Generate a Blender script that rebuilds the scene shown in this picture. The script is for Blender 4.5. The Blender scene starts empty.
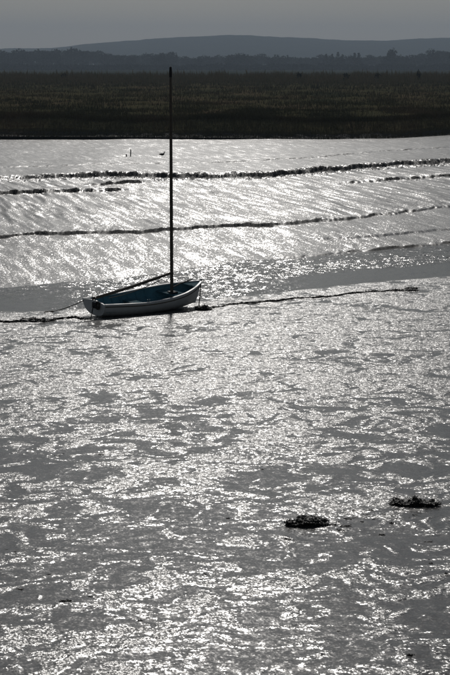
import bpy, bmesh, math, random
import numpy as np
from mathutils import Vector, Matrix

R = math.radians
scene = bpy.context.scene
col = scene.collection

# ------------------------------------------------------------------ camera
H = 6.0                      # eye height above the low-water line
FPX = 1875.0                 # focal length in photo pixels (675 px = 36 mm)
YH = 62.0                    # photo row of the horizon
PITCH = math.atan((337.5 - YH) / FPX)
cam = bpy.data.cameras.new('camera')
camo = bpy.data.objects.new('camera', cam)
col.objects.link(camo)
camo.location = (0, 0, H)
camo.rotation_euler = (R(90) - PITCH, 0, 0)
cam.sensor_fit = 'VERTICAL'
cam.sensor_height = 36.0
cam.lens = FPX / 675.0 * 36.0
cam.clip_start = 0.5
cam.clip_end = 40000
scene.camera = camo

# ------------------------------------------------------------------ sky, sun, exposure
SUN_EL, SUN_AZ = 31.5, -0.9      # degrees; azimuth from the view direction (+Y), negative = left
w = bpy.data.worlds.new('World')
scene.world = w
w.use_nodes = True
nt = w.node_tree
for n in list(nt.nodes):
    nt.nodes.remove(n)
sky = nt.nodes.new('ShaderNodeTexSky')
sky.sky_type = 'NISHITA'
sky.sun_disc = False
sky.sun_elevation = R(SUN_EL)
sky.sun_rotation = R(SUN_AZ)
sky.air_density = 1.0
sky.dust_density = 0.6
sky.ozone_density = 1.0
hs = nt.nodes.new('ShaderNodeHueSaturation')
hs.inputs['Saturation'].default_value = 0.58
bg = nt.nodes.new('ShaderNodeBackground')
bg.inputs['Strength'].default_value = 0.088
wo = nt.nodes.new('ShaderNodeOutputWorld')
nt.links.new(sky.outputs[0], hs.inputs['Color'])
nt.links.new(hs.outputs[0], bg.inputs['Color'])
nt.links.new(bg.outputs[0], wo.inputs['Surface'])

sl = bpy.data.lights.new('sun', 'SUN')
sl.energy = 5.0
sl.angle = R(2.5)
sl.color = (1.0, 0.965, 0.92)
so = bpy.data.objects.new('sun', sl)
col.objects.link(so)
sdir = Vector((math.sin(R(SUN_AZ)) * math.cos(R(SUN_EL)), math.cos(R(SUN_AZ)) * math.cos(R(SUN_EL)), math.sin(R(SUN_EL))))
so.rotation_euler = sdir.to_track_quat('Z', 'Y').to_euler()
so.location = (0, 30, 60)

vs = scene.view_settings
vs.view_transform = 'Standard'
vs.look = 'None'
vs.exposure = -2.0
vs.gamma = 1.0
vs.use_curve_mapping = False

# ------------------------------------------------------------------ helpers
def G(px, py, z=0.0):
    """world x, y of the point at height z seen at a photo position"""
    a, b = (px - 225.0), (337.5 - py)
    dy = FPX * math.cos(PITCH) + b * math.sin(PITCH)
    dz = -FPX * math.sin(PITCH) + b * math.cos(PITCH)
    t = (z - H) / dz
    return a * t, dy * t

def curve_pts(pts, z):
    q = [G(px, py, z) for px, py in pts]
    q.sort()
    xs = np.array([p[0] for p in q]); ys = np.array([p[1] for p in q])
    return xs, ys

def ev(c, x):
    xs, ys = c
    y = np.interp(x, xs, ys)
    s0 = (ys[1] - ys[0]) / (xs[1] - xs[0]); s1 = (ys[-1] - ys[-2]) / (xs[-1] - xs[-2])
    y = np.where(x < xs[0], ys[0] + np.clip(x - xs[0], -20, 0) * s0 * .6, y)
    y = np.where(x > xs[-1], ys[-1] + np.clip(x - xs[-1], 0, 20) * s1 * .6, y)
    return y

_tabs = {}
def _tab(seed):
    if seed not in _tabs:
        rs = np.random.RandomState(seed)
        a = rs.rand(256) * 2 * np.pi
        _tabs[seed] = (rs.permutation(256), np.cos(a), np.sin(a))
    return _tabs[seed]

def perlin(x, y, seed=0):
    p, gx, gy = _tab(seed)
    xi = np.floor(x).astype(np.int64); yi = np.floor(y).astype(np.int64)
    xf = x - xi; yf = y - yi
    u = xf * xf * xf * (xf * (xf * 6 - 15) + 10); v = yf * yf * yf * (yf * (yf * 6 - 15) + 10)
    def g(ix, iy, fx, fy):
        h = p[(p[ix & 255] + iy) & 255]
        return gx[h] * fx + gy[h] * fy
    a = g(xi, yi, xf, yf); b = g(xi + 1, yi, xf - 1, yf)
    c = g(xi, yi + 1, xf, yf - 1); d = g(xi + 1, yi + 1, xf - 1, yf - 1)
    return ((a + u * (b - a)) + v * ((c + u * (d - c)) - (a + u * (b - a)))) * 1.4

def fbm(x, y, seed=0, octv=4, gain=.5):
    s = 0; a = 1.0
    for i in range(octv):
        s = s + a * perlin(x * 2 ** i + 13.7 * i, y * 2 ** i - 7.1 * i, seed + i); a *= gain
    return s

def sstep(a, b, x):
    t = np.clip((x - a) / (b - a), 0, 1)
    return t * t * (3 - 2 * t)

def link(name, me, m=None, parent=None, smooth=False):
    o = bpy.data.objects.new(name, me)
    col.objects.link(o)
    if m is not None and not me.materials:
        me.materials.append(m)
    if parent is not None:
        o.parent = parent
    if smooth:
        me.polygons.foreach_set('use_smooth', np.ones(len(me.polygons), dtype=bool))
    return o

def tag(o, label=None, cat=None, group=None, kind=None):
    if label: o['label'] = label
    if cat: o['category'] = cat
    if group: o['group'] = group
    if kind: o['kind'] = kind
    return o

def empty(name, loc=(0, 0, 0), rot=(0, 0, 0)):
    o = bpy.data.objects.new(name, None)
    col.objects.link(o)
    o.location = loc; o.rotation_euler = rot
    o.empty_display_size = .2
    return o

def grid_mesh(name, X, Y, Z, attrs=None):
    nr, nc = X.shape
    me = bpy.data.meshes.new(name)
    me.vertices.add(nr * nc)
    me.vertices.foreach_set('co', np.stack([X, Y, Z], -1).astype(np.float32).ravel())
    i = np.arange(nr * nc).reshape(nr, nc)
    q = np.stack([i[:-1, :-1], i[:-1, 1:], i[1:, 1:], i[1:, :-1]], -1).reshape(-1, 4)
    me.loops.add(q.size)
    me.loops.foreach_set('vertex_index', q.ravel().astype(np.int32))
    me.polygons.add(len(q))
    me.polygons.foreach_set('loop_start', (np.arange(len(q)) * 4).astype(np.int32))
    me.polygons.foreach_set('use_smooth', np.ones(len(q), dtype=bool))
    for k, v in (attrs or {}).items():
        a = me.attributes.new(k, 'FLOAT', 'POINT')
        a.data.foreach_set('value', v.astype(np.float32).ravel())
    me.update(calc_edges=True)
    return me

def poly_mesh(name, V, F, mats=None, fm=None):
    """triangles or quads given as arrays"""
    V = np.asarray(V, dtype=np.float32); F = np.asarray(F, dtype=np.int32)
    k = F.shape[1]
    me = bpy.data.meshes.new(name)
    me.vertices.add(len(V)); me.vertices.foreach_set('co', V.ravel())
    me.loops.add(F.size); me.loops.foreach_set('vertex_index', F.ravel())
    me.polygons.add(len(F)); me.polygons.foreach_set('loop_start', (np.arange(len(F)) * k).astype(np.int32))
    me.update(calc_edges=True)
    return me

def bm_mesh(name, bm):
    me = bpy.data.meshes.new(name)
    bmesh.ops.recalc_face_normals(bm, faces=bm.faces)
    bm.to_mesh(me); bm.free()
    return me

def tube(bm, pts, rad, seg=8, cap=True):
    """tube through pts; rad is a number or a list"""
    pts = [Vector(p) for p in pts]
    n = len(pts)
    rings = []
    prev = None
    for i, p in enumerate(pts):
        d = (pts[min(i + 1, n - 1)] - pts[max(i - 1, 0)]).normalized()
        if prev is None:
            a = d.cross(Vector((0, 0, 1)))
            if a.length < .05: a = d.cross(Vector((0, 1, 0)))
            a.normalize()
        else:
            a = (prev - d * prev.dot(d)).normalized()
        prev = a
        b = d.cross(a)
        r = rad[i] if isinstance(rad, (list, tuple)) else rad
        rings.append([bm.verts.new(p + (a * math.cos(2 * math.pi * k / seg) + b * math.sin(2 * math.pi * k / seg)) * r) for k in range(seg)])
    for i in range(n - 1):
        for k in range(seg):
            bm.faces.new((rings[i][k], rings[i][(k + 1) % seg], rings[i + 1][(k + 1) % seg], rings[i + 1][k]))
    if cap:
        bm.faces.new(rings[0][::-1]); bm.faces.new(rings[-1])

def box(bm, x0, x1, y0, y1, z0, z1, bev=0.0):
    vs_ = [bm.verts.new((x, y, z)) for x in (x0, x1) for y in (y0, y1) for z in (z0, z1)]
    fs = []
    for q in ((0, 1, 3, 2), (4, 6, 7, 5), (0, 4, 5, 1), (2, 3, 7, 6), (0, 2, 6, 4), (1, 5, 7, 3)):
        fs.append(bm.faces.new([vs_[i] for i in q]))
    if bev:
        es = set(e for f in fs for e in f.edges)
        bmesh.ops.bevel(bm, geom=list(es), offset=bev, segments=2, affect='EDGES', profile=.6)

# ------------------------------------------------------------------ materials
def mat(name):
    m = bpy.data.materials.new(name); m.use_nodes = True
    t = m.node_tree
    return m, t, t.nodes['Principled BSDF']

def N(t, kind, **kw):
    n = t.nodes.new(kind)
    for k, v in kw.items():
        if k in n.inputs: n.inputs[k].default_value = v
        else: setattr(n, k, v)
    return n

def coords(t, scale=(1, 1, 1), rot=(0, 0, 0), geo=True):
    if geo:
        g = t.nodes.new('ShaderNodeNewGeometry'); out = g.outputs['Position']
    else:
        g = t.nodes.new('ShaderNodeTexCoord'); out = g.outputs['Object']
    mp = t.nodes.new('ShaderNodeMapping')
    mp.inputs['Scale'].default_value = scale; mp.inputs['Rotation'].default_value = rot
    t.links.new(out, mp.inputs['Vector'])
    return mp.outputs['Vector']

def noise(t, vec, scale, detail=3, rough=.5):
    n = t.nodes.new('ShaderNodeTexNoise')
    n.inputs['Scale'].default_value = scale; n.inputs['Detail'].default_value = detail
    n.inputs['Roughness'].default_value = rough
    t.links.new(vec, n.inputs['Vector'])
    return n.outputs['Fac']

def ramp(t, fac, stops):
    r = t.nodes.new('ShaderNodeValToRGB')
    e = r.color_ramp.elements
    while len(e) < len(stops): e.new(.5)
    for k, (p, c) in enumerate(stops):
        e[k].position = p; e[k].color = (*c, 1) if len(c) == 3 else c
    t.links.new(fac, r.inputs['Fac'])
    return r.outputs['Color']

def mrange(t, fac, a, b, c, d):
    r = t.nodes.new('ShaderNodeMapRange')
    r.inputs['From Min'].default_value = a; r.inputs['From Max'].default_value = b
    r.inputs['To Min'].default_value = c; r.inputs['To Max'].default_value = d
    t.links.new(fac, r.inputs['Value'])
    return r.outputs['Result']

def attr(t, name):
    a = t.nodes.new('ShaderNodeAttribute'); a.attribute_name = name
    return a.outputs['Fac']

def bump(t, height, dist, strength=1.0, normal=None):
    b = t.nodes.new('ShaderNodeBump')
    b.inputs['Distance'].default_value = dist
    if isinstance(strength, float): b.inputs['Strength'].default_value = strength
    else: t.links.new(strength, b.inputs['Strength'])
    t.links.new(height, b.inputs['Height'])
    if normal is not None: t.links.new(normal, b.inputs['Normal'])
    return b.outputs['Normal']

def simple(name, c, rough=.7, var=.25, scale=8, spec=.4, geo=False, bumpd=0.0, metal=0.0):
    m, t, b = mat(name)
    v = coords(t, geo=geo)
    f = noise(t, v, scale, 5, .6)
    lo = tuple(x * (1 - var) for x in c); hi = tuple(min(1, x * (1 + var)) for x in c)
    t.links.new(ramp(t, f, [(.3, lo), (.7, hi)]), b.inputs['Base Color'])
    t.links.new(mrange(t, f, .3, .7, max(.02, rough - .12), min(1, rough + .1)), b.inputs['Roughness'])
    b.inputs['Specular IOR Level'].default_value = spec
    b.inputs['Metallic'].default_value = metal
    if bumpd:
        t.links.new(bump(t, noise(t, v, scale * 4, 4), bumpd), b.inputs['Normal'])
    return m

def wave_vec(t, lx, ly, ang):
    """noise coordinates with wavelengths lx across and ly along the direction ang"""
    g = t.nodes.new('ShaderNodeNewGeometry')
    mp = t.nodes.new('ShaderNodeMapping'); mp.vector_type = 'TEXTURE'
    mp.inputs['Rotation'].default_value = (0, 0, ang); mp.inputs['Scale'].default_value = (lx, ly, 1)
    t.links.new(g.outputs['Position'], mp.inputs['Vector'])
    return mp.outputs['Vector']

def facets(t, layers, rel, side=1.0):
    """surface normal tilted by small ripples; layers = [(vector, detail, tilt)], rel scales the tilt"""
    acc = None
    for vec, det, k in layers:
        n = t.nodes.new('ShaderNodeTexNoise'); n.inputs['Scale'].default_value = 1.0; n.inputs['Detail'].default_value = det
        n.inputs['Roughness'].default_value = .6
        t.links.new(vec, n.inputs['Vector'])
        s_ = t.nodes.new('ShaderNodeVectorMath'); s_.operation = 'SUBTRACT'; s_.inputs[1].default_value = (.5, .5, .5)
        t.links.new(n.outputs['Color'], s_.inputs[0])
        m_ = t.nodes.new('ShaderNodeVectorMath'); m_.operation = 'MULTIPLY'; m_.inputs[1].default_value = (k * side, k, 0)
        t.links.new(s_.outputs[0], m_.inputs[0])
        if acc is None: acc = m_.outputs[0]
        else:
            a_ = t.nodes.new('ShaderNodeVectorMath'); a_.operation = 'ADD'
            t.links.new(acc, a_.inputs[0]); t.links.new(m_.outputs[0], a_.inputs[1]); acc = a_.outputs[0]
    sc = t.nodes.new('ShaderNodeVectorMath'); sc.operation = 'SCALE'
    t.links.new(acc, sc.inputs[0]); t.links.new(rel, sc.inputs['Scale'])
    g = t.nodes.new('ShaderNodeNewGeometry')
    a_ = t.nodes.new('ShaderNodeVectorMath'); a_.operation = 'ADD'
    t.links.new(g.outputs['Normal'], a_.inputs[0]); t.links.new(sc.outputs[0], a_.inputs[1])
    nn = t.nodes.new('ShaderNodeVectorMath'); nn.operation = 'NORMALIZE'
    t.links.new(a_.outputs[0], nn.inputs[0])
    return nn.outputs[0]

def mud_material(name, layers, rough_lo, rough_hi, side=1.0):
    m, t, b = mat(name)
    vp = coords(t)
    c = noise(t, vp, .8, 6, .6)
    t.links.new(ramp(t, c, [(.3, (.050, .049, .046)), (.7, (.088, .085, .078))]), b.inputs['Base Color'])
    rel = attr(t, 'relief')
    cut = attr(t, 'cut')      # broken faces of the mud steps: matt, crumbly
    mx_ = t.nodes.new('ShaderNodeMath'); mx_.operation = 'MAXIMUM'
    t.links.new(mrange(t, rel, 0, 1, rough_lo, rough_hi), mx_.inputs[0]); t.links.new(mrange(t, cut, 0, 1, 0, .8), mx_.inputs[1])
    t.links.new(mx_.outputs[0], b.inputs['Roughness'])
    t.links.new(mrange(t, cut, 0, 1, .5, .12), b.inputs['Specular IOR Level'])
    L_ = [(wave_vec(t, lx, ly, an), det, k) for lx, ly, an, det, k in layers]
    t.links.new(facets(t, L_, mrange(t, rel, 0, 1, .10, 1.0), side), b.inputs['Normal'])
    b.inputs['IOR'].default_value = 1.5
    return m

M = {}
M['mud_near'] = mud_material('wet_mud', [(.16, .12, .1, 2, .55), (.06, .07, 0, 2, 1.2), (.024, .04, .2, 3, 1.6)], .17, .345, .75)
M['mud_far'] = mud_material('far_wet_mud', [(.22, 2.6, R(12), 2, .95), (.04, .14, R(5), 3, 2.0)], .28, .31, .5)

def water_material():
    m, t, b = mat('river_water')
    vp = coords(t, (1, .55, 1))
    b.inputs['Base Color'].default_value = (.030, .034, .034, 1)
    b.inputs['Roughness'].default_value = .2
    b.inputs['IOR'].default_value = 1.333
    rel = attr(t, 'relief')
    t.links.new(facets(t, [(wave_vec(t, .22, .4, 0), 2, 1.3), (wave_vec(t, .05, .08, .2), 3, 2.0)], mrange(t, rel, 0, 1, .03, 1.0), .7), b.inputs['Normal'])
    return m
M['water'] = water_material()

def veg_material(name, stops, s1, s2, rough=.9):
    m, t, b = mat(name)
    v = coords(t, (1, .25, 1))
    f = noise(t, v, s1, 5, .65)
    t.links.new(ramp(t, f, stops), b.inputs['Base Color'])
    b.inputs['Roughness'].default_value = rough
    b.inputs['Specular IOR Level'].default_value = 0.0
    return m
M['marsh'] = veg_material('marsh_turf', [(.3, (0.066, 0.072, 0.045)), (.52, (0.114, 0.104, 0.058)), (.7, (0.176, 0.133, 0.090))], .12, 2)
M['grass'] = veg_material('marsh_grass', [(.3, (0.066, 0.074, 0.043)), (.5, (0.114, 0.106, 0.058)), (.7, (0.187, 0.138, 0.090))], .10, 2)
M['reed'] = veg_material('reed_stems', [(.3, (0.159, 0.161, 0.092)), (.7, (0.296, 0.226, 0.140))], .3, 2)
M['bank'] = simple('bank_mud', (.075, .072, .058), .75, .35, 1.5, .3, True, .06)
M['ground'] = simple('field_ground', (.035, .042, .022), .95, .35, .01, 0.0, True)
M['hill'] = simple('wooded_hill', (.028, .034, .022), .95, .4, .012, 0.0, True)
M['leaf'] = simple('tree_foliage', (.028, .039, .020), .85, .35, .4, 0.0, True)
M['leaf2'] = simple('dark_tree_foliage', (.022, .033, .018), .85, .35, .4, 0.0, True)
M['bark'] = simple('bark', (.07, .055, .042), .9, .3, 2)
M['white_paint'] = simple('weathered_white_paint', (.84, .83, .80), .5, .12, 3.5, .4, False, .0015)
def hull_material():
    m, t, b = mat('mud_stained_white_hull')
    v = coords(t, geo=False)
    f = noise(t, v, 3.5, 5, .6)
    base = ramp(t, f, [(.3, (.76, .75, .71)), (.7, (.86, .85, .82))])
    sx = t.nodes.new('ShaderNodeSeparateXYZ'); t.links.new(v, sx.inputs[0])
    streak = noise(t, coords(t, (9, 9, 1.5), geo=False), 1.6, 5, .7)
    a_ = t.nodes.new('ShaderNodeMath'); a_.operation = 'MULTIPLY_ADD'; a_.inputs[1].default_value = -.34; 
    t.links.new(streak, a_.inputs[0]); t.links.new(sx.outputs['Z'], a_.inputs[2])
    st = mrange(t, a_.outputs[0], -.12, .04, .6, 0.0)
    mx = t.nodes.new('ShaderNodeMix'); mx.data_type = 'RGBA'
    t.links.new(st, mx.inputs[0]); t.links.new(base, mx.inputs[6]); mx.inputs[7].default_value = (.13, .115, .09, 1)
    t.links.new(mx.outputs[2], b.inputs['Base Color'])
    b.inputs['Roughness'].default_value = .5
    t.links.new(bump(t, noise(t, v, 14, 4), .0015), b.inputs['Normal'])
    return m
M['hull'] = hull_material()
M['teal'] = simple('teal_paint', (.055, .20, .26), .55, .25, 5, .35, False, .002)
M['wood'] = simple('grey_spar_wood', (.115, .088, .062), .6, .3, 9, .35, False, .002)
M['plank'] = simple('teal_plank', (.05, .15, .19), .85, .3, 11, .1, False, .002)
M['dark'] = simple('dark_rubber', (.02, .02, .02), .6, .3, 12, .3)
M['rope'] = simple('weedy_rope', (.035, .030, .022), .75, .4, 30, .3, False, .004)
M['paler_rope'] = simple('hemp_rope', (.16, .13, .09), .8, .3, 40, .2, False, .003)
M['weed'] = simple('bladder_weed', (.018, .016, .009), .55, .5, 14, .35, False, .006)
M['metal'] = simple('galvanised_steel', (.32, .32, .31), .5, .2, 20, .5, False, 0, .8)
M['stake'] = simple('wet_stake_wood', (.05, .04, .03), .7, .3, 6, .3)
M['bird'] = simple('dark_plumage', (.025, .023, .022), .7, .5, 18, .2)
M['bill'] = simple('horn_bill', (.10, .06, .03), .5, .2, 18, .3)

# ------------------------------------------------------------------ ground, hills
def ground():
    xs = np.linspace(-7500, 7500, 40); ys = np.linspace(-900, 9500, 40)
    X, Y = np.meshgrid(xs, ys)
    o = link('ground', grid_mesh('ground', X, Y, np.full_like(X, -1.2)), M['ground'])
    tag(o, kind='structure')
ground()

def hills():
    prof = [(-900, 50), (-500, 47), (-150, 50), (0, 50), (60, 48.5), (110, 43), (170, 38.5), (230, 36.5), (290, 38.5), (340, 41.5), (380, 41.8), (450, 39), (620, 36), (900, 44), (1300, 49)]
    D = 5200.0
    px = np.array([p[0] for p in prof], float); hz = np.array([H + (YH - p[1]) / FPX * D for p in prof])
    xs = np.linspace(-2500, 3100, 420); ys = np.concatenate([np.linspace(3700, 5200, 70), np.linspace(5260, 7400, 30)])
    X, Y = np.meshgrid(xs, ys)
    cx = 225 + X / D * FPX
    top = np.interp(cx.ravel(), px, hz).reshape(X.shape)
    top = top + 2.5 * fbm(X / 220, X * 0 + .5, 5, 4)
    s = np.where(Y < 5200, sstep(3700, 5200, Y), 1 - sstep(5200, 7400, Y))
    Z = -3 + (top + 3) * s + s * (1.6 * fbm(X / 28, Y / 60, 9, 3) + 5 * fbm(X / 300, Y / 300, 19, 3) * (1 - s))
    o = link('hill', grid_mesh('hill', X, Y, Z), M['hill'])
    tag(o, kind='structure')
hills()

# ------------------------------------------------------------------ marsh on the far shore
BANK = curve_pts([(-250, 131), (-60, 133), (0, 133.5), (120, 134), (230, 135), (330, 136), (390, 135), (430, 133), (470, 131), (700, 127)], .66)
MARSH_Z = 1.65
MARSH_END = 560.0
def bank_y(x):
    return ev(BANK, x) + .5 * fbm(x / 6.0, x * 0 + 3.3, 31, 4)

def marsh_top(x, y):
    return MARSH_Z + .22 * fbm(x / 9, y / 14, 41, 4) + .12 * fbm(x / 2.2, y / 2.2, 45, 2)

def bank_prof(s):
    return .42 * sstep(-.35, .9, s) + .58 * sstep(.2, 4.6, s)

def marsh():
    u = np.concatenate([np.linspace(-260, -60, 20)[:-1], np.linspace(-60, 60, 520), np.linspace(60, 260, 20)[1:]])
    prof = np.concatenate([np.linspace(-.35, 1.2, 16), np.geomspace(1.35, MARSH_END - 120, 120)])
    X, S = np.meshgrid(u, prof)
    by = bank_y(X)
    Y = by + S
    rag = fbm(X / .9, S / .35, 51, 3)
    t = bank_prof(S + .12 * rag)
    Z = .45 + (marsh_top(X, Y) - .45) * t
    Y = Y + np.where(S < 1.3, .16 * rag, 0)
    o = link('marsh_bank', grid_mesh('marsh_bank', X, Y, Z), M['marsh'])
    o.data.materials.append(M['bank'])
    nc = len(u) - 1
    idx = np.zeros(len(o.data.polygons), np.int32)
    idx[:nc * 7] = 1
    o.data.polygons.foreach_set('material_index', idx)
    tag(o, kind='structure')
marsh()

def blades(name, P, hgt, wid, lean, seed, m):
    """bent two-segment blades rooted at P"""
    rs = np.random.RandomState(seed)
    n = len(P)
    a = rs.rand(n) * 2 * np.pi
    d = np.stack([np.cos(a), np.sin(a), np.zeros(n)], -1)
    s = np.stack([-np.sin(a + rs.randn(n) * .6), np.cos(a), np.zeros(n)], -1)
    up = np.array([0, 0, 1.0])
    h = hgt[:, None]; wv = wid[:, None] * s * .5; l = lean[:, None]
    v0 = P - wv; v1 = P + wv
    mid = P + up * h * .6 + d * h * l * .3
    v2 = mid + wv * .8; v3 = mid - wv * .8
    v4 = P + up * h + d * h * l
    V = np.stack([v0, v1, v2, v3, v4], 1).reshape(-1, 3)
    b = (np.arange(n) * 5)[:, None]
    F = np.concatenate([b + [0, 1, 2], b + [0, 2, 3], b + [3, 2, 4]], 0)
    o = link(name, poly_mesh(name, V, F), m)
    return o

def grass():
    rs = np.random.RandomState(3)
    # fringe along the bank top, then over the marsh in decreasing density
    n1 = 36000
    x = rs.uniform(-34, 34, n1); s = np.abs(rs.randn(n1)) * 1.5 + 3.6
    y = bank_y(x) + s
    P1 = np.stack([x, y, marsh_top(x, y) - .05], -1)
    h1 = rs.uniform(.18, .42, n1)
    n2 = 150000
    s = np.exp(rs.uniform(np.log(4.5), np.log(300), n2))
    hw = (150 + s) * .12 * 1.45 + 6
    x = rs.uniform(-1, 1, n2) * hw
    y = bank_y(x) + s
    clump = fbm(x / 5, y / 16, 61, 3)
    keep = clump + rs.rand(n2) * 1.1 > .25
    x, y, s, clump = x[keep], y[keep], s[keep], clump[keep]
    P2 = np.stack([x, y, marsh_top(x, y) - .05], -1)
    h2 = (.16 + .22 * rs.rand(len(x))) * (1 + .6 * np.clip(clump, 0, 1)) * (1 + s / 400)
    n4 = 34000                       # tufts hanging down the face of the bank
    xf = rs.uniform(-34, 34, n4); sf = -.3 + 5.0 * rs.rand(n4) ** 1.3
    yf = bank_y(xf) + sf
    zf = .45 + (marsh_top(xf, yf) - .45) * bank_prof(sf)
    P3 = np.stack([xf, yf - .10, zf], -1)
    h3 = rs.uniform(.10, .30, n4) * np.clip(.8 + .8 * fbm(xf / 1.5, sf / .5, 63, 3), .2, 1.6)
    P = np.concatenate([P1, P3, P2]); h = np.concatenate([h1, h3, h2])
    wd = np.concatenate([np.full(n1, .028), np.full(n4, .03), .028 + s * .00022]) * rs.uniform(.7, 1.4, len(P))
    o = blades('marsh_grass', P, h, wd, rs.uniform(.1, .6, len(P)), 7, M['grass'])
    tag(o, 'rough olive brown grass covering the far marsh', 'grass', kind='stuff')
    # tall reeds at the back of the marsh
    n3 = 34000
    y = 300 + 170 * rs.rand(n3) ** .35
    x = rs.uniform(-1, 1, n3) * 90
    tall = (1 + .30 * fbm(x / 3.0, x * 0, 71, 5, .75)) * (.3 + .7 * sstep(300, 430, y + 12 * fbm(x / 8, y * 0, 73, 3)))
    P = np.stack([x, y, marsh_top(x, y) - .05], -1)
    h = rs.uniform(1.3, 2.15, n3) * tall
    rare = (rs.rand(n3) < .02 + .06 * sstep(.1, .6, fbm(x / 5, x * 0, 75, 3))) & (y > 400)
    h = np.where(rare, rs.uniform(1.9, 3.0, n3) * (.8 + .2 * tall), h)
    o = blades('reed_bed', P, h, np.where(rare, rs.uniform(.16, .42, n3), rs.uniform(.06, .13, n3)), rs.uniform(.03, .25, n3), 8, M['reed'])
    tag(o, 'tall reeds fringing the back of the marsh', 'reeds', kind='stuff')
grass()

# ------------------------------------------------------------------ far mudflat with terraces
CH_FAR = curve_pts([(-250, 300), (-60, 291), (0, 288), (60, 283), (120, 279), (170, 272), (240, 261), (300, 257), (350, 252.5), (400, 249), (450, 244), (520, 240), (700, 232)], .0)
ED_A = curve_pts([(-250, 245), (0, 237), (30, 234), (60, 233), (100, 230.5), (140, 231), (170, 229), (225, 226), (260, 225.5), (310, 223), (350, 220), (400, 214), (450, 208), (700, 190)], .15)
ED_C = curve_pts([(-250, 198), (0, 192), (40, 190), (90, 189.5), (130, 188), (260, 182), (450, 170), (700, 160)], .25)
ED_C2 = curve_pts([(-250, 190), (0, 185), (85, 183.5), (130, 180.5), (260, 178), (450, 168), (700, 160)], .3)
ED_B = curve_pts([(-250, 178), (0, 173), (60, 172), (100, 170.5), (170, 172), (225, 172), (260, 172), (300, 169.5), (350, 166), (400, 162), (450, 159), (700, 150)], .45)
ED_E = curve_pts([(-250, 166), (0, 160), (225, 157), (300, 155), (380, 148), (450, 144), (700, 138)], .65)
ED_F = curve_pts([(-250, 200), (320, 184.5), (380, 181), (450, 177), (700, 172)], .22)
ED_G = curve_pts([(-250, 262), (240, 247), (300, 243), (350, 240), (450, 231), (700, 215)], .05)

def fan(ys, core, outer, k, base):
    """columns that spread with distance: dense in the middle, coarse outside"""
    u = np.concatenate([np.linspace(-outer, -1, 24)[:-1], np.linspace(-1, 1, core), np.linspace(1, outer, 24)[1:]])
    U, Y = np.meshgrid(u, ys)
    return U * (k * Y + base), Y

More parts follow.
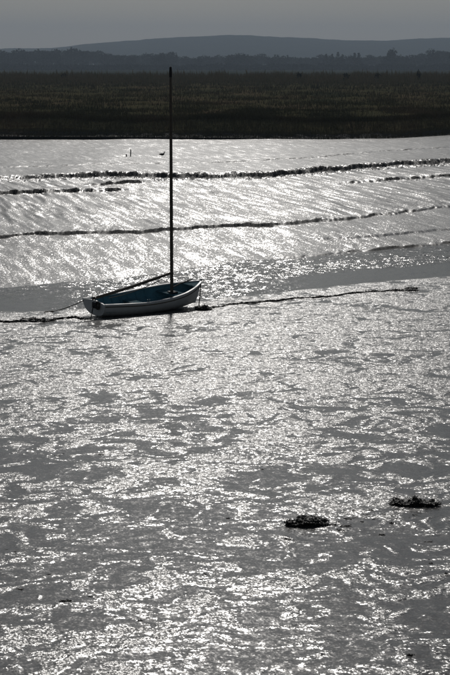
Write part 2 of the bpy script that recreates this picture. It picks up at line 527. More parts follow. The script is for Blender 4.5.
def mudflat():
    ys = []
    y = 44.0
    while y < 158:
        ys.append(y)
        y += .10 + max(0, (y - 60)) * .0016
    X, Y = fan(np.array(ys), 620, 7, .128, 2.0)
    wob = .25 * fbm(X / 1.3, Y / 3.0, 81, 5, .62)
    def step(c, amp, wd, wobk, xs0=-999, xs1=-998, xe0=998, xe1=999, broken=0.0, decay=0.0):
        """a mud step; fades in between xs0..xs1 and out between xe0..xe1"""
        ye = ev(c, X)
        a = sstep(xs0, xs1, X) * (1 - sstep(xe0, xe1, X))
        s = Y - ye - wob * wobk
        if broken:
            br = np.clip(.75 + broken * fbm(X / .8, Y / 5, 91, 3), 0, 1)
            a = a * (.7 + (br - .7) * np.exp(-np.clip(s, 0, None) / .8))
        zz = amp * a * sstep(0, wd, s)
        if decay: zz = zz * np.exp(-np.clip(s, 0, None) / decay)
        return s, zz, a
    ych = ev(CH_FAR, X) + .35 * fbm(X / 2.0, Y * 0, 84, 3)
    s0 = Y - ych
    Z = np.where(s0 < 0, s0 * .05, .09 * (1 - np.exp(-np.clip(s0, 0, None) / 5)))
    Z = np.maximum(Z, -.6)
    # channel-side step, strongest to the right
    sK, z, aK = step(CH_FAR, .06, .2, 1.6, -2, 5, broken=.9); Z += z
    s, z, a = step(ED_G, .05, .5, 1.0, .5, 4); Z += z
    s, zA, aA = step(ED_A, .072, .16, 2.2, broken=0); 
    fadeA = 1 - .62 * sstep(3.0, 5.0, X) * np.clip(.8 + 1.2 * fbm(X / .9, Y / 6, 95, 3), 0, 1)
    fadeA = fadeA * np.clip(.95 + .3 * fbm(X / .7, Y * 0 + 4.4, 98, 4, .7), .35, 1.35)
    fadeA = .7 + (fadeA - .7) * np.exp(-np.clip(s, 0, None) / 1.0)
    Z += zA * fadeA
    lipA = np.exp(-((s - .5) / .6) ** 2) * .035 * fadeA * (s > 0); Z += lipA
    sC, z, aC = step(ED_C, .20, .18, 1.6, -999, -998, -5.4, -4.0, .9, 3.5); Z += z
    sD, z, aD = step(ED_C2, .18, .18, 1.6, -6.8, -6.0, -4.2, -3.4, .9, 3.0); Z += z
    sF, z, aF = step(ED_F, .13, .18, 2.0, 5.0, 6.5, 998, 999, 1.1, 3.5); Z += z
    sB, zB, aB = step(ED_B, .235, .45, 2.6)
    left = (1 - .5 * (1 - sstep(-11, -6.5, X))) * (.85 + np.clip(.3 * fbm(X / 1.7, Y / 9, 97, 4), -.5, .25) * np.exp(-np.clip(sB, 0, None) / .9)); Z += zB * left
    sE, z, aE = step(ED_E, .045, .18, 2.0, -999, -998, 998, 999, 1.1, 3.0); Z += z
    # clods broken off the edges
    cl = .6 * fbm(X / .85, Y / 1.1, 104, 3, .6) + .75 * fbm(X / .3, Y / .6, 101, 4, .7)
    band = lambda s_, lo, hi: sstep(lo, lo + .5, s_) * (1 - sstep(hi - .5, hi, s_))
    cb = band(sB, -2.4, 1.6) * left + .5 * band(sC, -1.0, 1.2) * aC + .5 * band(sD, -1, 1) * aD + .45 * band(sF, -1.2, 1.2) * aF + .18 * band(sE, -1.2, 1.0) * aE
    Z += .085 * cb * np.clip(cl, -.4, 1)
    fb = lambda s_, lo, hi: sstep(lo - .12, lo, s_) * (1 - sstep(hi, hi + .12, s_))
    cut = np.clip(fb(s, -.14, .24) * fadeA + fb(sB, -.2, .45) * left + fb(sC, -.2, .25) * aC + fb(sD, -.2, .25) * aD + fb(sF, -.2, .25) * aF + .7 * fb(sE, -.2, .2) * aE
                  + fb(sK, -.14, .24) * aK + (cl > .12) * .95 * np.clip(cb, 0, 1), 0, 1)
    # drainage furrows running down towards the channel
    ca, sa = math.cos(R(12)), math.sin(R(12))
    fx = X * ca + Y * sa; fy = -X * sa + Y * ca
    fur = perlin(fx / .55, fy / 5.5, 111) + .5 * perlin(fx / .26, fy / 3.0, 112)
    zone = sstep(.5, 2.5, s) * (1 - sstep(-1.5, 0, sB))
    patch = np.clip(.55 + .8 * fbm(X / 3.5, Y / 9, 115, 3), 0, 1)
    Z += .030 * fur * zone * (.35 + .65 * patch)
    # general relief
    gp = np.clip(.6 + .7 * fbm(X / 1.8, Y / 4.0, 121, 3), 0.05, 1)
    Z += (s0 > 0) * (.004 * fbm(X / .35, Y / .8, 125, 3) * gp + .03 * fbm(X / 4, Y / 9, 128, 2) * sstep(0, 2, s0) * (1 - .7 * sstep(-1, 1, sB)))
    rel = np.clip(.30 + .55 * gp * (.6 + .4 * patch) + .5 * cb, 0, 1) * sstep(-.3, .6, s0)
    # a smoother belt below the bank
    rel *= 1 - .45 * sstep(1.0, 3.0, sB)
    o = link('mudflat', grid_mesh('mudflat', X, Y, Z, {'relief': rel, 'cut': cut}), M['mud_far'])
    tag(o, kind='structure')
mudflat()

# ------------------------------------------------------------------ river channel
NEAR = curve_pts([(-250, 318), (-60, 313), (0, 311.5), (50, 309.5), (90, 307), (140, 303), (200, 299), (250, 295), (300, 290), (340, 285), (400, 280), (450, 276), (520, 270), (700, 262)], .0)
def river():
    ys = np.concatenate([np.arange(36, 72, .14), np.arange(72.2, 90, .8)])
    X, Y = fan(ys, 300, 8, .128, 2.0)
    yn = ev(NEAR, X); yf = ev(CH_FAR, X)
    t = (Y - yn) / np.maximum(yf - yn, 1)
    # wind ripples in the middle of the channel, still shallows at the edges
    right = sstep(-1, 3, X); leftw = 1 - sstep(-5.0, -2.4, X)
    calm = right * (1 - sstep(.32, .45, t)) + leftw * (1 - .35 * sstep(.1, .9, t))
    g = .85 + .35 * fbm(X / 1.2, Y / 2.4, 131, 3)
    rel = np.clip(g * (1 - .92 * np.clip(calm, 0, 1)), .03, 1)
    rel = rel * (1 - .45 * right * sstep(.6, .8, t))
    Z = .012 * rel * fbm(X / .8, Y / .9, 135, 3)
    o = link('river', grid_mesh('river', X, Y, Z, {'relief': rel}), M['water'])
    tag(o, kind='structure')
river()

# ------------------------------------------------------------------ near foreshore
def shore_base(x, y):
    s = ev(NEAR, x) + .3 * fbm(x / 1.5, y * 0 + 1.7, 141, 3) - y
    return s, np.where(s > 0, .10 * (1 - np.exp(-np.clip(s, 0, None) / 3.5)), s * .06)

BOAT_XY = G(95.5, 315.3, .05)
def foreshore_fields(X, Y):
    s, Z = shore_base(X, Y)
    Z = np.maximum(Z, -.5)
    # raised rough patches and smooth wet films between them
    wx = X + .35 * fbm(X / .9, Y / .9, 151, 2); wy = Y + .5 * fbm(X / 1.1, Y / 1.1, 153, 2)
    p = fbm(wx / 2.4, wy / 2.4, 155, 2, .5)
    far = sstep(22, 38, Y)
    fine = fbm(wx / .48, wy / .36, 157, 4, .66)
    q = .44 * p + .70 * fine + .22 * perlin(wx / .14, wy / .2, 159)
    m_ = sstep(-.08 - .40 * far, .52 - .44 * far, q)
    on = sstep(0, .5, s)
    rel = (.06 + .94 * m_) * (1 + .25 * far) * on
    lump = .7 * fbm(X / .30, Y / .34, 161, 3)
    Z = Z + on * (.003 * m_ + .006 * m_ * lump + .012 * p + .0025 * perlin(X / .2, Y / .2, 168))
    return Z, rel

def foreshore():
    ys = np.concatenate([np.linspace(-60, 13, 30)[:-1], np.array([13])])
    yl = list(ys); y = 13.03
    while y < 57:
        yl.append(y); y += .026 + max(0, y - 18) * .0012
    X, Y = fan(np.array(yl), 560, 8, .128, 1.3)
    X = np.where(Y < 13, X / (.128 * Y + 1.3 + 1e-9) * (.128 * 13 + 1.3) * (1 + (13 - Y) * .06), X)
    Z, rel = foreshore_fields(X, Y)
    # the hollow the boat has pressed into the mud
    c, s = math.cos(BOAT_ANG), math.sin(BOAT_ANG)
    bx = (X - BOAT_XY[0]) * c + (Y - BOAT_XY[1]) * s; by = -(X - BOAT_XY[0]) * s + (Y - BOAT_XY[1]) * c
    f = (1 - sstep(.5, .95, np.abs(by))) * sstep(-.5, .0, bx) * (1 - sstep(2.9, 3.5, bx))
    Z = Z - .03 * f
    o = link('mud_foreshore', grid_mesh('mud_foreshore', X, Y, Z, {'relief': rel}), M['mud_near'])
    tag(o, kind='structure')

BOAT_ANG = R(41)
foreshore()

def shore_z(x, y):
    Z, _ = foreshore_fields(np.array([[float(x)]]), np.array([[float(y)]]))
    return float(Z[0, 0])

# ------------------------------------------------------------------ sailing dinghy
def dinghy():
    L = 3.04
    root = empty('sailing_dinghy', (BOAT_XY[0], BOAT_XY[1], shore_z(*BOAT_XY) - .07), (R(5.0), 0, BOAT_ANG))
    root.rotation_mode = 'XYZ'
    tag(root, 'small white sailing dinghy with teal interior and bare mast aground on the mud', 'dinghy')
    NS, NV = 36, 12
    def half(t):    return np.interp(t, [0, .15, .3, .45, .6, .75, .87, .95, 1.0], [.435, .535, .61, .65, .645, .56, .385, .19, .022])
    def smooth_half(t):
        k = np.linspace(-.04, .04, 9); return float(np.mean([half(min(1, max(0, t + q))) for q in k])) if t < .96 else float(half(t))
    def sheer(t):   return .385 + .26 * max(0, t - .3) ** 1.7 / .7 ** 1.7 + .01 * (1 - min(1, t / .3)) ** 2
    def keel(t):    return .02 + .10 * max(0, (t - .72) / .28) ** 2 + .045 * (1 - min(1, t / .35)) ** 2
    def pt(t, v, inset=0.0):
        b = smooth_half(t); fl = 1 - .25 * t
        y = max(0, b * math.sin(v * math.pi / 2) ** (.62 + .55 * t * t) - inset)
        z = keel(t) + (sheer(t) - keel(t)) * (1 - math.cos(v * math.pi / 2)) ** .85 + (inset * .8 if v < .9 else inset * .2)
        x = t * L + .20 * v ** 1.3 * t ** 6 - .07 * v * (1 - t) ** 8
        return Vector((x, y, z))
    def shell(name, m, inset, t1, vmax=1.0):
        bm = bmesh.new()
        g = []
        for i in range(NS + 1):
            t = t1 * i / NS
            row = []
            for j in range(-NV, NV + 1):
                p = pt(t, abs(j) / NV * vmax, inset)
                if j < 0: p.y = -p.y
                row.append(bm.verts.new(p))
            g.append(row)
        for i in range(NS):
            for j in range(2 * NV):
                bm.faces.new((g[i][j], g[i][j + 1], g[i + 1][j + 1], g[i + 1][j]))
        bmesh.ops.remove_doubles(bm, verts=bm.verts, dist=.0008)
        return link(name, bm_mesh(name, bm), m, root, True)
    hull = shell('hull', M['hull'], 0.0, 1.0)
    shell('interior_lining', M['teal'], .022, .985)
    # transom: a solid board closing the stern
    bm = bmesh.new()
    def board(xo):
        ring = []
        for j in range(-NV, NV + 1):
            p = pt(0, abs(j) / NV, .004)
            if j < 0: p.y = -p.y
            p.x += xo
            ring.append(bm.verts.new(p))
        b = smooth_half(0)
        for k in range(1, 8):
            y = b * (1 - 2 * k / 8) * .99
            ring.append(bm.verts.new((-.07 + xo, y, sheer(0) + .05 * (1 - (y / b) ** 2))))
        return ring
    a, c = board(-.012), board(.028)
    bm.faces.new(a); bm.faces.new(c[::-1])
    for k in range(len(a)):
        bm.faces.new((a[k], a[(k + 1) % len(a)], c[(k + 1) % len(a)], c[k]))
    tr = link('transom', bm_mesh('transom', bm), M['white_paint'], root)
    # gunwale rails, one each side, and the rubbing strake below each
    def rail(name, m, side, v, wdt, hgt, out, t1, z0=0.0):
        bm = bmesh.new(); rings = []
        for i in range(NS + 1):
            t = t1 * i / NS
            p = pt(t, v); p.y = max(p.y, .012)
            ring = []
            for (dy, dz) in ((out, 0), (out, hgt), (out - wdt, hgt), (out - wdt, 0)):
                ring.append(bm.verts.new((p.x, side * max(.001, p.y + dy), p.z + dz + z0)))
            rings.append(ring)
        for i in range(NS):
            for k in range(4):
                bm.faces.new((rings[i][k], rings[i][(k + 1) % 4], rings[i + 1][(k + 1) % 4], rings[i + 1][k]))
        bm.faces.new(rings[0]); bm.faces.new(rings[-1][::-1])
        return link(name, bm_mesh(name, bm), m, root)
    for sd in (-1, 1):
        rail('gunwale', M['white_paint'], sd, 1.0, .055, .026, .020, .992, -.004)
        rail('rubbing_strake', M['wood'], sd, .88, .03, .022, .014, .96)
    # stem post and keel
    bm = bmesh.new()
    tube(bm, [pt(1, v) + Vector((.015, 0, 0)) for v in (0, .2, .4, .6, .8, 1.0)] + [pt(1, 1) + Vector((.02, 0, .06))], [.028, .028, .027, .026, .026, .026, .022], 8)
    link('stem_post', bm_mesh('stem_post', bm), M['white_paint'], root)
    bm = bmesh.new()
    box(bm, .02, L * .93, -.018, .018, -.045, .045)
    link('keel', bm_mesh('keel', bm), M['white_paint'], root)
    # breasthook (little foredeck) and mast thwart, two rowing thwarts, stern seat
    def deck(name, t0, t1, dz, m, drop=0.0, thick=.022):
        bm = bmesh.new(); n = 8; top = []; bot = []
        for lst, off in ((top, 0), (bot, -thick)):
            for sd in (1, -1):
                for i in (range(n + 1) if sd == 1 else range(n, -1, -1)):
                    t = t0 + (t1 - t0) * i / n
                    p = pt(t, 1.0)
                    z = p.z - drop
                    y = max(.004, (p.y - .028) * (1 - .10 * (drop / .2)))
                    lst.append(bm.verts.new((p.x, sd * y, z + off + dz)))
        bm.faces.new(top); bm.faces.new(bot[::-1])
        for k in range(len(top)):
            bm.faces.new((top[k], bot[k], bot[(k + 1) % len(top)], top[(k + 1) % len(top)]))
        return link(name, bm_mesh(name, bm), m, root)
    deck('breasthook', .90, .985, -.005, M['plank'])
    TM = .77
    deck('mast_thwart', TM - .045, TM + .045, 0, M['plank'], .10)
    deck('thwart', .40, .48, 0, M['plank'], .16)
    deck('stern_seat', .02, .15, 0, M['plank'], .17)
    for yy in (-.24, -.12, 0, .12, .24):
        bm = bmesh.new(); box(bm, .25, 2.25, yy - .05, yy + .05, .10, .116, .003)
        link('floor_plank', bm_mesh('floor_plank', bm), M['plank'], root)
    # ribs inside
    for i in range(9):
        t = .12 + .085 * i
        for sd in (-1, 1):
            bm = bmesh.new(); pts = []
            for v in (.25, .4, .55, .7, .85, .98):
                p = pt(t, v, .024); p.y *= sd; pts.append(p)
            tube(bm, pts, .011, 5)
            link('rib', bm_mesh('rib', bm), M['teal'], root)
    # mast, raked aft
    rake = R(4.2); mx = TM * L; zb = .06; Lm = 5.86
    ax = Vector((-math.sin(rake), 0, math.cos(rake)))
    bm = bmesh.new()
    tube(bm, [Vector((mx, 0, zb)) + ax * Lm * k / 10 for k in range(11)], [.040, .042, .042, .042, .041, .040, .038, .036, .034, .031, .027], 12)
    mast = link('mast', bm_mesh('mast', bm), M['wood'], root, True)
    bm = bmesh.new(); top = Vector((mx, 0, zb)) + ax * Lm
    tube(bm, [top - ax * .22, top - ax * .1, top + ax * .01, top + ax * .03], [.033, .036, .030, .010], 10)
    link('masthead_cap', bm_mesh('masthead_cap', bm), M['dark'], mast)
    bm = bmesh.new()
    tube(bm, [Vector((mx - .045, .02, .62)) + ax * k * .5 + Vector((-.010 * math.sin(k), .0, 0)) for k in range(10)], .006, 5)
    link('halyard', bm_mesh('halyard', bm), M['paler_rope'], mast)
    bm = bmesh.new(); box(bm, mx - .09, mx + .09, -.10, .10, sheer(TM) - .098, sheer(TM) - .060, .006)
    link('mast_partner', bm_mesh('mast_partner', bm), M['dark'], mast)
    bm = bmesh.new(); box(bm, mx - .055, mx - .035, -.012, .012, .78, .90, .004)
    link('cleat', bm_mesh('cleat', bm), M['metal'], mast)
    # boom: gooseneck on the mast down to the transom
    g0 = Vector((mx, 0, zb)) + ax * .86 + Vector((-.05, 0, 0))
    g1 = Vector((-.16, -.06, sheer(0) + .10))
    bm = bmesh.new(); tube(bm, [g0.lerp(g1, k / 8) + Vector((0, 0, -.02 * math.sin(math.pi * k / 8))) for k in range(9)], [.030, .036, .038, .039, .039, .038, .037, .035, .032], 10)
    boom = link('boom', bm_mesh('boom', bm), M['wood'], root, True)
    bm = bmesh.new(); tube(bm, [g0 + Vector((.06, 0, .05)), g0, g0 + Vector((-.05, 0, -.03))], [.02, .024, .02], 8)
    link('gooseneck', bm_mesh('gooseneck', bm), M['metal'], boom)
    bm = bmesh.new(); tube(bm, [g0.lerp(g1, k / 10) + Vector((0, -.02, -.05 - .10 * math.sin(math.pi * k / 10))) for k in range(1, 9)], .009, 5)
    link('sheet_rope', bm_mesh('sheet_rope', bm), M['paler_rope'], boom)
    # dark outboard pad and rope coil on the transom, boom crutch
    bm = bmesh.new(); box(bm, -.115, -.075, -.12, .02, .26, .40, .012)
    link('outboard_pad', bm_mesh('outboard_pad', bm), M['dark'], tr)
    bm = bmesh.new()
    for q in range(3):
        tube(bm, [Vector((-.10 - .012 * q, -.22 + .055 * math.cos(a_) + .01 * q, .35 + .09 * math.sin(a_))) for a_ in [2 * math.pi * k / 16 for k in range(17)]], .012, 6)
    link('rope_coil', bm_mesh('rope_coil', bm), M['rope'], tr)
    bm = bmesh.new()
    for yy in (-.075, .02): tube(bm, [(-.06, -.0 + yy, .42), (-.10, yy, .46), (-.10, yy - .02 + .04 * (yy > 0), .53)], .012, 6)
    link('boom_crutch', bm_mesh('boom_crutch', bm), M['metal'], tr)
    # rowlocks
    for sd in (-1, 1):
        bm = bmesh.new(); p = pt(.36, 1.0)
        for dx in (-.03, .03): tube(bm, [(p.x, sd * (p.y - .008), p.z + .0), (p.x + dx, sd * (p.y - .008), p.z + .045), (p.x + dx * 1.15, sd * (p.y - .008), p.z + .085)], .007, 6)
        link('rowlock', bm_mesh('rowlock', bm), M['metal'], root)
    # a short pole lying from the mast thwart over the bow
    bm = bmesh.new(); tube(bm, [(mx + .08, .10, sheer(TM) + .02), (L * .88, .10, sheer(.88) + .045), (L * .985, .06, sheer(1) + .05)], .017, 7)
    link('bow_pole', bm_mesh('bow_pole', bm), M['wood'], root)
    bpy.context.view_layer.update()
    stem = root.matrix_world @ (pt(1, 1) + Vector((0.02, 0, .02)))
    stern = root.matrix_world @ Vector((-.08, .0, .33))
    stern2 = root.matrix_world @ Vector((-.08, .40, .36))
    return stem, stern, stern2
stem, stern, stern2 = dinghy()

# ------------------------------------------------------------------ ropes and weed
def frond_lump(name, lx, ly, lz, n, seed, parent=None, m=None):
    """a matted heap of weed: uneven core covered in overlapping fronds"""
    rs = random.Random(seed)
    bm = bmesh.new()
    bmesh.ops.create_icosphere(bm, subdivisions=3, radius=1.0)
    off = seed * 3.7
    for v in bm.verts:
        c = v.co.copy()
        nz = float(fbm(np.array([c.x * 1.7 + off]), np.array([c.y * 1.7 + c.z * 1.3]), 201, 4)[0])
        prof = .66 + .62 * float(perlin(np.array([c.x * 2.1 + off]), np.array([2.2]), 205)[0])
        k = 1 + .28 * nz
        v.co = Vector((c.x * lx * k, c.y * ly * k, max(-.02, (c.z * .5 + .32) * lz * 1.15 * (prof + .25) * k)))
    core = [v.co.copy() for v in bm.verts if v.co.z > .0]
    for i in range(n):
        p = rs.choice(core) + Vector((rs.gauss(0, .01), rs.gauss(0, .01), rs.uniform(-.005, .012)))
        a = rs.uniform(0, 2 * math.pi); ln = rs.uniform(.025, .065) * (lx / .3) ** .5; wd = rs.uniform(.006, .016)
        d = Vector((math.cos(a), math.sin(a) * .8, 0)); s = Vector((-d.y, d.x, rs.uniform(-.5, .5))) * wd
        q1 = p + d * ln * .5 + Vector((0, 0, rs.uniform(-.004, .010))); q2 = p + d * ln + Vector((0, 0, rs.uniform(-.03, .006)))
        q2.z = max(q2.z, 0.0)
        vs_ = [bm.verts.new(x) for x in (p - s * .5, p + s * .5, q1 + s, q1 - s, q2)]
        bm.faces.new((vs_[0], vs_[1], vs_[2], vs_[3])); bm.faces.new((vs_[3], vs_[2], vs_[4]))
    return bm_mesh(name, bm)

def ground_rope(name, pts, rad, label, sag=0, weed=0, seed=1, start=None, m='rope'):
    rs = random.Random(seed)
    P = []
    q = [G(px, py, .07) for px, py in pts]
    n = 0
    for i in range(len(q) - 1):
        for k in range(14):
            f = k / 14.0
            x = q[i][0] + (q[i + 1][0] - q[i][0]) * f; y = q[i][1] + (q[i + 1][1] - q[i][1]) * f
            x += .012 * math.sin(n * .9 + seed); y += .10 * math.sin(n * .23 + seed * 2) + .05 * math.sin(n * .61) + .02 * math.sin(n * 1.3)
            P.append(Vector((x, y, shore_z(x, y) + rad * .75))); n += 1
    x, y = q[-1]; P.append(Vector((x, y, shore_z(x, y) + rad * .7)))
    if start is not None:
        h = [start.lerp(P[0], f) + Vector((0, 0, -.03 * math.sin(math.pi * f))) for f in (0, .15, .3, .45, .6, .75, .9)]
        for v in h:
            v.z = max(v.z, shore_z(v.x, v.y) + rad * .6)
        P = h + P
    bm = bmesh.new()
    hang = 6 if start is not None else 0
    tube(bm, P, [(min(rad, .013) if i_ < hang else rad * rs.choice((.5, .7, .8, 1.0, 1.5))) for i_ in range(len(P))], 7)
    for i in range(weed):
        p = P[rs.randrange(8, len(P))] + Vector((rs.gauss(0, .03), rs.gauss(0, .03), .0))
        a = rs.uniform(0, 6.28); ln = rs.uniform(.05, .14); wd = rs.uniform(.01, .025)
        d = Vector((math.cos(a), math.sin(a), 0)); s = Vector((-d.y, d.x, 0)) * wd
        q1 = p + d * ln * .5 + Vector((0, 0, rs.uniform(.005, .03))); q2 = p + d * ln
        vs_ = [bm.verts.new(v) for v in (p - s * .5, p + s * .5, q1 + s, q1 - s, q2)]
        bm.faces.new((vs_[0], vs_[1], vs_[2], vs_[3])); bm.faces.new((vs_[3], vs_[2], vs_[4]))
    o = link(name, bm_mesh(name, bm), M[m], None, True)
    tag(o, label, 'rope')
    return o

ground_rope('mooring_rope', [(90, 318.5), (75, 317.5), (52, 318.5), (34, 320), (14, 320.5), (-10, 322), (-60, 325)], .024, 'dark weedy rope lying on the mud from the stern past a weed heap', weed=60, seed=2, start=stern)
ground_rope('stern_line', [(52, 309.5), (44, 310.3)], .011, 'thin line slanting from the stern corner down to the water edge', weed=3, seed=3, start=stern2, m='paler_rope')
ground_rope('bow_rope', [(199, 308.2), (214, 306.5), (238, 303.2), (262, 300.5), (300, 298), (335, 295), (370, 292), (398, 289.5), (418, 288)], .021, 'long dark weed-hung mooring rope curving along the mud ahead of the bow', weed=120, seed=4, start=stem)

def weed_heap(px, py, lx, ly, lz, n, seed, label, rz=0.0, group=None):
    x, y = G(px, py, .09)
    o = link('weed_heap', frond_lump('weed_heap', lx, ly, lz, n, seed), M['weed'])
    o.location = (x, y, shore_z(x, y) - .012); o.rotation_euler = (0, 0, rz)
    tag(o, label, 'weed', group)
    return o
weed_heap(307, 524.5, .27, .15, .095, 900, 1, 'low dark heap of matted weed with small scraps trailing beside it on open mud', .08)
weed_heap(414, 505, .31, .15, .088, 900, 2, 'wider flat-topped dark heap of matted weed on open mud', -.03)
weed_heap(34, 319.2, .34, .17, .10, 500, 3, 'dark weed heap tangled on the stern mooring rope', .02)
weed_heap(203.5, 308.6, .20, .14, .13, 420, 4, 'dark rounded weed heap on the rope below the bow', 0)
weed_heap(405, 289.6, .36, .10, .07, 320, 5, 'low flattened weed tuft at the far end of the bow rope', .1)

def scraps():
    rs = random.Random(17)
    metas = [frond_lump('weed_scrap', .040 + .012 * k, .028, .030, 26, 30 + k) for k in range(4)]
    for me in metas: me.materials.append(M['weed'])
    between = [(331, 526), (338, 523), (345, 527), (355, 519), (354, 512), (362, 523), (375, 520), (382, 535), (371, 512), (348, 520), (340, 531), (366, 516), (384, 516), (392, 524)]
    openm = [(6, 550), (15, 553), (90, 598), (66, 602), (82, 637), (43, 525), (19, 590), (49, 575), (228, 519), (407, 418), (415, 516), (428, 542), (35, 339), (172, 362), (57, 456), (63, 454), (102, 455), (190, 346), (345, 571), (338, 632), (410, 657), (431, 564), (446, 575), (36, 341), (288, 540), (205, 575), (262, 470), (60, 603), (140, 622), (300, 447)]
    for L_, lab, grp in ((between, 'small dark scrap of weed strewn between the two weed heaps', 'weed scraps between the two heaps'),
                         (openm, 'small dark scrap of weed lying alone on open wet mud', 'weed scraps on the open mud')):
        for i, (px, py) in enumerate(L_):
            x, y = G(px, py, .09)
            o = bpy.data.objects.new('weed_scrap', metas[rs.randrange(4)])
            col.objects.link(o)
            o.location = (x, y, shore_z(x, y) - .004)
            k = rs.uniform(.4, .8) if L_ is between else rs.uniform(.3, .6)
            if (px, py) in ((410, 657), (57, 456), (66, 602), (102, 455)): k = .6
            o.scale = (k * rs.uniform(.8, 1.5), k, k * rs.uniform(.6, 1.0)); o.rotation_euler = (0, 0, rs.uniform(-.5, .5))
            tag(o, lab, 'weed', grp)
scraps()

# ------------------------------------------------------------------ birds and stakes on the mudflat
def mudflat_z(x, y):
    me = bpy.data.objects['mudflat']
    return None

def place_on(name, x, y):
    dg = bpy.context.evaluated_depsgraph_get()
    o = bpy.data.objects[name]
    ok, loc, nor, i = o.ray_cast(Vector((x, y, 20)), Vector((0, 0, -1)))
    return loc.z if ok else .6

def duck():
    x, y = G(162, 152.3, .62); z = place_on('mudflat', x, y)
    root = empty('duck', (x, y, z), (0, 0, R(18)))
    root.scale = (.78, .78, .78)
    tag(root, 'small dark duck standing on the shining mudflat', 'duck')
    bm = bmesh.new()
    path = [(-.27, 0, .20), (-.22, 0, .205), (-.16, 0, .205), (-.08, 0, .20), (0, 0, .195), (.08, 0, .20), (.13, 0, .225), (.155, 0, .265), (.165, 0, .31), (.175, 0, .345), (.195, 0, .362), (.222, 0, .357), (.236, 0, .352)]
    tube(bm, path, [.012, .035, .065, .088, .098, .092, .070, .044, .036, .040, .042, .030, .014], 12)
    for v in bm.verts:
        if v.co.x < .1: v.co.z = .2 + (v.co.z - .2) * .85
    link('body', bm_mesh('body', bm), M['bird'], root, True)
    bm = bmesh.new(); tube(bm, [(.228, 0, .353), (.262, 0, .343), (.290, 0, .340)], [.016, .013, .010], 8)
    for v in bm.verts: v.co.z = .346 + (v.co.z - .346) * .6
    link('bill', bm_mesh('bill', bm), M['bill'], root, True)
    for sd in (-1, 1):
        bm = bmesh.new(); tube(bm, [(0, sd * .04, .13), (-.01, sd * .042, .07), (.0, sd * .042, .006), (.05, sd * .045, .0)], [.014, .008, .007, .009], 6)
        link('leg', bm_mesh('leg', bm), M['bill'], root)
        bm = bmesh.new(); tube(bm, [(.09, sd * .080, .215), (0, sd * .096, .22), (-.12, sd * .075, .225), (-.22, sd * .03, .225)], [.012, .035, .03, .008], 7)
        for v in bm.verts: v.co.y = sd * (.078 + (abs(v.co.y) - .078) * .45)
        link('wing', bm_mesh('wing', bm), M['bird'], root, True)
duck()

def stakes():
    for px, py, h, r, ln, lab in ((130.5, 151.5, .42, .035, .04, 'taller thin dark stake stuck upright in the mudflat'), (126.5, 152, .15, .04, -.15, 'short dark stump beside the taller stake on the mudflat')):
        x, y = G(px, py, .62); z = place_on('mudflat', x, y)
        bm = bmesh.new()
        tube(bm, [(0, 0, -.2), (0, 0, 0), (ln * h * .5, .01, h * .5), (ln * h, .01, h)], [r, r, r * .92, r * .8], 8)
        bmesh.ops.bevel(bm, geom=[e for e in bm.edges if e.is_boundary], offset=.004)
        o = link('stake', bm_mesh('stake', bm), M['stake'])
        o.location = (x, y, z); tag(o, lab, 'stake')
stakes()

# ------------------------------------------------------------------ trees in the distance
def crown_mesh(name, hw, z0, z1, n, seed, shape, leaf=.9):
    rs = np.random.RandomState(seed)
    # lobes
    k = 9 if shape != 'poplar' else 7
    if shape == 'poplar':
        zc = np.linspace(z0 + .5, z1 - 1.0, k); C = np.stack([rs.randn(k) * hw * .12, rs.randn(k) * hw * .12, zc], -1); rr = hw * (.95 - .7 * np.abs(np.linspace(-.7, 1, k)) ** 2)
    elif shape == 'cone':
        zc = np.linspace(z0, z1 - .8, k); C = np.stack([rs.randn(k) * hw * .15, rs.randn(k) * hw * .15, zc], -1); rr = hw * np.linspace(1, .22, k)
    else:
        a = rs.rand(k) * 6.28; rad = hw * .62 * np.sqrt(rs.rand(k)); zz = rs.rand(k)
        C = np.stack([rad * np.cos(a), rad * np.sin(a), z0 + (z1 - z0) * (.2 + .55 * zz)], -1); rr = hw * rs.uniform(.34, .56, k)
        C[0] = (0, 0, z1 - hw * .5); rr[0] = hw * .5
    li = rs.randint(0, k, n)
    d = rs.randn(n, 3); d /= np.linalg.norm(d, axis=1)[:, None]
    P = C[li] + d * (rr[li] * rs.uniform(.55, 1.08, n))[:, None]
    a = rs.randn(n, 3); a /= np.linalg.norm(a, axis=1)[:, None]
    b = np.cross(a, rs.randn(n, 3)); b /= np.linalg.norm(b, axis=1)[:, None]
    s = (leaf * rs.uniform(.5, 1.3, n))[:, None] * .5
    V = np.stack([P - a * s, P + b * s * .7, P + a * s, P - b * s * .7], 1).reshape(-1, 3)
    F = (np.arange(n) * 4)[:, None] + [0, 1, 2, 3]
    # dark inner cores keep the crown from being see-through
    return poly_mesh(name, V, F)

def trunk_mesh(name, h, r, seed, limbs=4):
    rs = random.Random(seed)
    bm = bmesh.new()
    tube(bm, [(0, 0, -1), (rs.uniform(-.2, .2), 0, h * .4), (rs.uniform(-.4, .4), rs.uniform(-.3, .3), h * .8)], [r * 1.3, r, r * .4], 7)
    for k in range(limbs):
        a = k * 2.4 + rs.random(); z = h * (.35 + .1 * k)
        tube(bm, [(0, 0, z), (math.cos(a) * h * .16, math.sin(a) * h * .16, z + h * .15), (math.cos(a) * h * .25, math.sin(a) * h * .25, z + h * .3)], [r * .45, r * .3, r * .12], 5)
    return bm_mesh(name, bm)

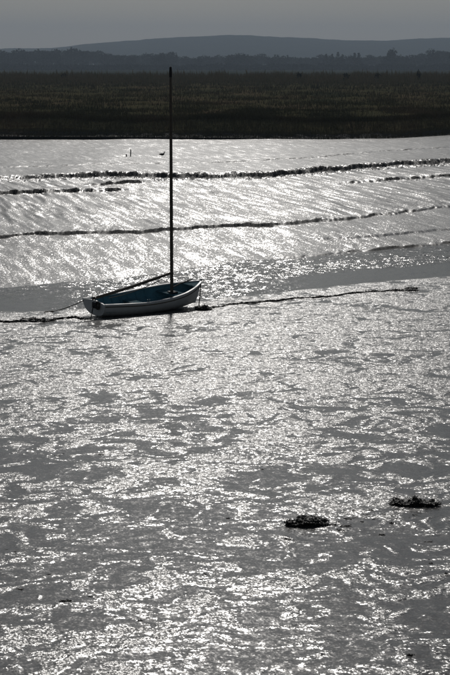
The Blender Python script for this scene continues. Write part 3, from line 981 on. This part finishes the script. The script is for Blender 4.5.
def trees():
    rs = random.Random(5)
    kinds = {}
    for sh, cnt in (('round', 5), ('poplar', 2), ('cone', 2)):
        for k in range(cnt):
            hw = {'round': 5.5, 'poplar': 1.9, 'cone': 2.8}[sh]
            cm = crown_mesh('crown', hw, 2.0 if sh == 'round' else 1.2, 12.0, {'round': 620, 'poplar': 300, 'cone': 320}[sh], 300 + k + len(sh), sh, 1.35 if sh == 'round' else 1.0)
            cm.materials.append(M['leaf'] if k % 2 else M['leaf2'])
            tm = trunk_mesh('trunk', 10, .3, 40 + k, 4)
            tm.materials.append(M['bark'])
            kinds[(sh, k)] = (cm, tm)
    def tree(px, top, D, sh, k, label, group, wk=1.0):
        X = (px - 225) / FPX * D
        zt = H + (YH - top) / FPX * D
        s = (zt + 1.2) / 12.3
        cm, tm = kinds[(sh, k)]
        root = empty('broadleaf_tree' if sh == 'round' else ('poplar_tree' if sh == 'poplar' else 'conifer_tree'), (X, D, -1.2), (0, 0, rs.uniform(0, 6.28)))
        root.scale = (s * wk, s * wk, s)
        tag(root, label, 'tree', group)
        link('crown', cm, None, root); link('trunk', tm, None, root)
    far = 'trees of the far belt behind the marsh'
    # skyline of the belt in the photograph: column -> top row
    sk = [(-120, 53), (-60, 53), (0, 52.5), (20, 50.5), (40, 50), (60, 49), (80, 50), (90, 50), (105, 53), (120, 54), (135, 54), (150, 55), (160, 53), (170, 54), (182, 57), (200, 57.5), (220, 56), (238, 55), (250, 54.5), (262, 55.5), (275, 57), (290, 56), (310, 57), (330, 57), (360, 57), (380, 55), (395, 55), (410, 56), (425, 53), (440, 50), (452, 50), (500, 53), (560, 55)]
    sx = [p[0] for p in sk]; sy = [p[1] - 1.2 for p in sk]
    px = -70
    while px < 520:
        top = float(np.interp(px, sx, sy)) + rs.uniform(-1.8, 3.4)
        lab = ('hazy rounded tree in the high dense wood at the low end of the hill' if px < 155 else
               'hazy rounded tree in the low even stretch of the far belt' if px < 320 else
               'hazy rounded tree in the far belt around the narrow pointed trees' if px < 383 else
               'hazy rounded tree in the broad clump past the tall domed tree')
        tree(px, top, rs.uniform(1820, 2060), 'round', rs.randrange(5), lab, far, rs.uniform(.9, 1.5))
        px += rs.uniform(4.5, 8.5)
    for px, top, sh, lab, wk in ((325, 53.5, 'cone', 'narrow pointed tree beside the pair of spires in the far belt', 1.0), (331, 53.5, 'cone', None, 1.0), (337, 51.0, 'poplar', None, 1.0), (341.5, 54, 'cone', None, 1),
                                 (353, 51.8, 'poplar', 'one of two upright blocky poplars in the far belt', 1.15), (357, 51.8, 'poplar', 'one of two upright blocky poplars in the far belt', 1.15)):
        tree(px, top, 1760 + rs.uniform(0, 40), sh, rs.randrange(2), lab or 'narrow pointed tree standing up from the far belt', 'narrow trees of the far belt' if lab is None else ('two blocky poplars' if sh == 'poplar' else None), wk)
    tree(390, 48.6, 1790, 'round', 1, 'tall domed tree rising above the far belt beside a low gap', None, .9)
    tree(163, 52.2, 1800, 'round', 3, 'small domed tree rising at the end of the far wood', None, .7)
    # the wood itself behind them, one mass
    rn = np.random.RandomState(77)
    n = 16000
    P = []
    pxs = rn.uniform(-150, 600, n); D = rn.uniform(2080, 2300, n)
    tp = np.interp(pxs, sx, sy) + 3.6
    zt = H + (YH - tp) / FPX * D + 1.6 * fbm(pxs / 5, D / 40, 401, 3)
    X = (pxs - 225) / FPX * D
    Z = -1 + (zt + 1) * (1 - rn.rand(n) ** 1.6 * .9)
    P = np.stack([X, D, Z], -1)
    a = rn.randn(n, 3); a /= np.linalg.norm(a, axis=1)[:, None]
    b = np.cross(a, rn.randn(n, 3)); b /= np.linalg.norm(b, axis=1)[:, None]
    s = rn.uniform(1.0, 2.2, n)[:, None]
    V = np.stack([P - a * s, P + b * s * .7, P + a * s, P - b * s * .7], 1).reshape(-1, 3)
    o = link('woodland', poly_mesh('woodland', V, (np.arange(n) * 4)[:, None] + [0, 1, 2, 3]), M['leaf2'])
    tag(o, 'hazy mass of woodland behind the far tree belt', 'woodland', kind='stuff')
    n = 24000
    pxs = rn.uniform(-150, 600, n); D = rn.uniform(1640, 1730, n)
    zt = H + (YH - 65.6) / FPX * D + 2.0 * fbm(pxs / 14, D / 60, 411, 4, .6)
    P = np.stack([(pxs - 225) / FPX * D, D, -1 + (zt + 1) * (1 - rn.rand(n) ** 1.5)], -1)
    a = rn.randn(n, 3); a /= np.linalg.norm(a, axis=1)[:, None]
    b = np.cross(a, rn.randn(n, 3)); b /= np.linalg.norm(b, axis=1)[:, None]
    s = rn.uniform(.7, 1.4, n)[:, None]
    V = np.stack([P - a * s, P + b * s * .7, P + a * s, P - b * s * .7], 1).reshape(-1, 3)
    o = link('hedgerow', poly_mesh('hedgerow', V, (np.arange(n) * 4)[:, None] + [0, 1, 2, 3]), M['leaf2'])
    tag(o, 'low hazy scrub and hedges in front of the far trees', 'hedge', kind='stuff')
    # bushes among the reeds
    bmesh_c = [crown_mesh('foliage', .9, .2, 2.0, 260, 500 + k, 'round', .28) for k in range(3)]
    st = trunk_mesh('stem', 1.6, .06, 9, 4); st.materials.append(M['bark'])
    for m_ in bmesh_c: m_.materials.append(M['leaf'])
    for px, py, k, hh in ((298, 72.0, 0, 1), (345, 73, 1, .8), (376, 72.5, 2, .9), (417, 70.0, 1, 1.0), (66, 73, 2, .8)):
        D = 405.0 + rs.uniform(-6, 6)
        X = (px - 225) / FPX * D
        z0 = float(marsh_top(np.array([X]), np.array([D]))[0])
        zt = H + (YH - py + 1.2) / FPX * D
        s = (zt - z0) / 2.05
        r = empty('marsh_bush', (X, D, z0 - .05), (0, 0, rs.uniform(0, 6)))
        wk = .45 if px == 417 else .9
        r.scale = (s * wk, s * wk, s)
        tag(r, 'tall thin dark bush spiking above the reed fringe' if px == 417 else 'dark rounded bush among the reeds at the back of the marsh', 'bush', None if px == 417 else 'bushes among the reeds')
        link('foliage', bmesh_c[k], None, r); link('stem', st, None, r)
trees()

# ------------------------------------------------------------------ haze
def haze():
    bm = bmesh.new(); box(bm, -7600, 7600, -1000, 9600, -4.2, 190)
    o = link('haze', bm_mesh('haze', bm))
    m = bpy.data.materials.new('haze_air'); m.use_nodes = True
    t = m.node_tree
    for n in list(t.nodes): t.nodes.remove(n)
    out = t.nodes.new('ShaderNodeOutputMaterial'); v = t.nodes.new('ShaderNodeVolumePrincipled')
    v.inputs['Color'].default_value = (.68, .83, 1.0, 1)
    v.inputs['Density'].default_value = 2.05e-4
    v.inputs['Anisotropy'].default_value = .2
    t.links.new(v.outputs[0], out.inputs['Volume'])
    o.data.materials.append(m)
    tag(o, 'thin pale haze filling the distance', 'haze', kind='stuff')
haze()
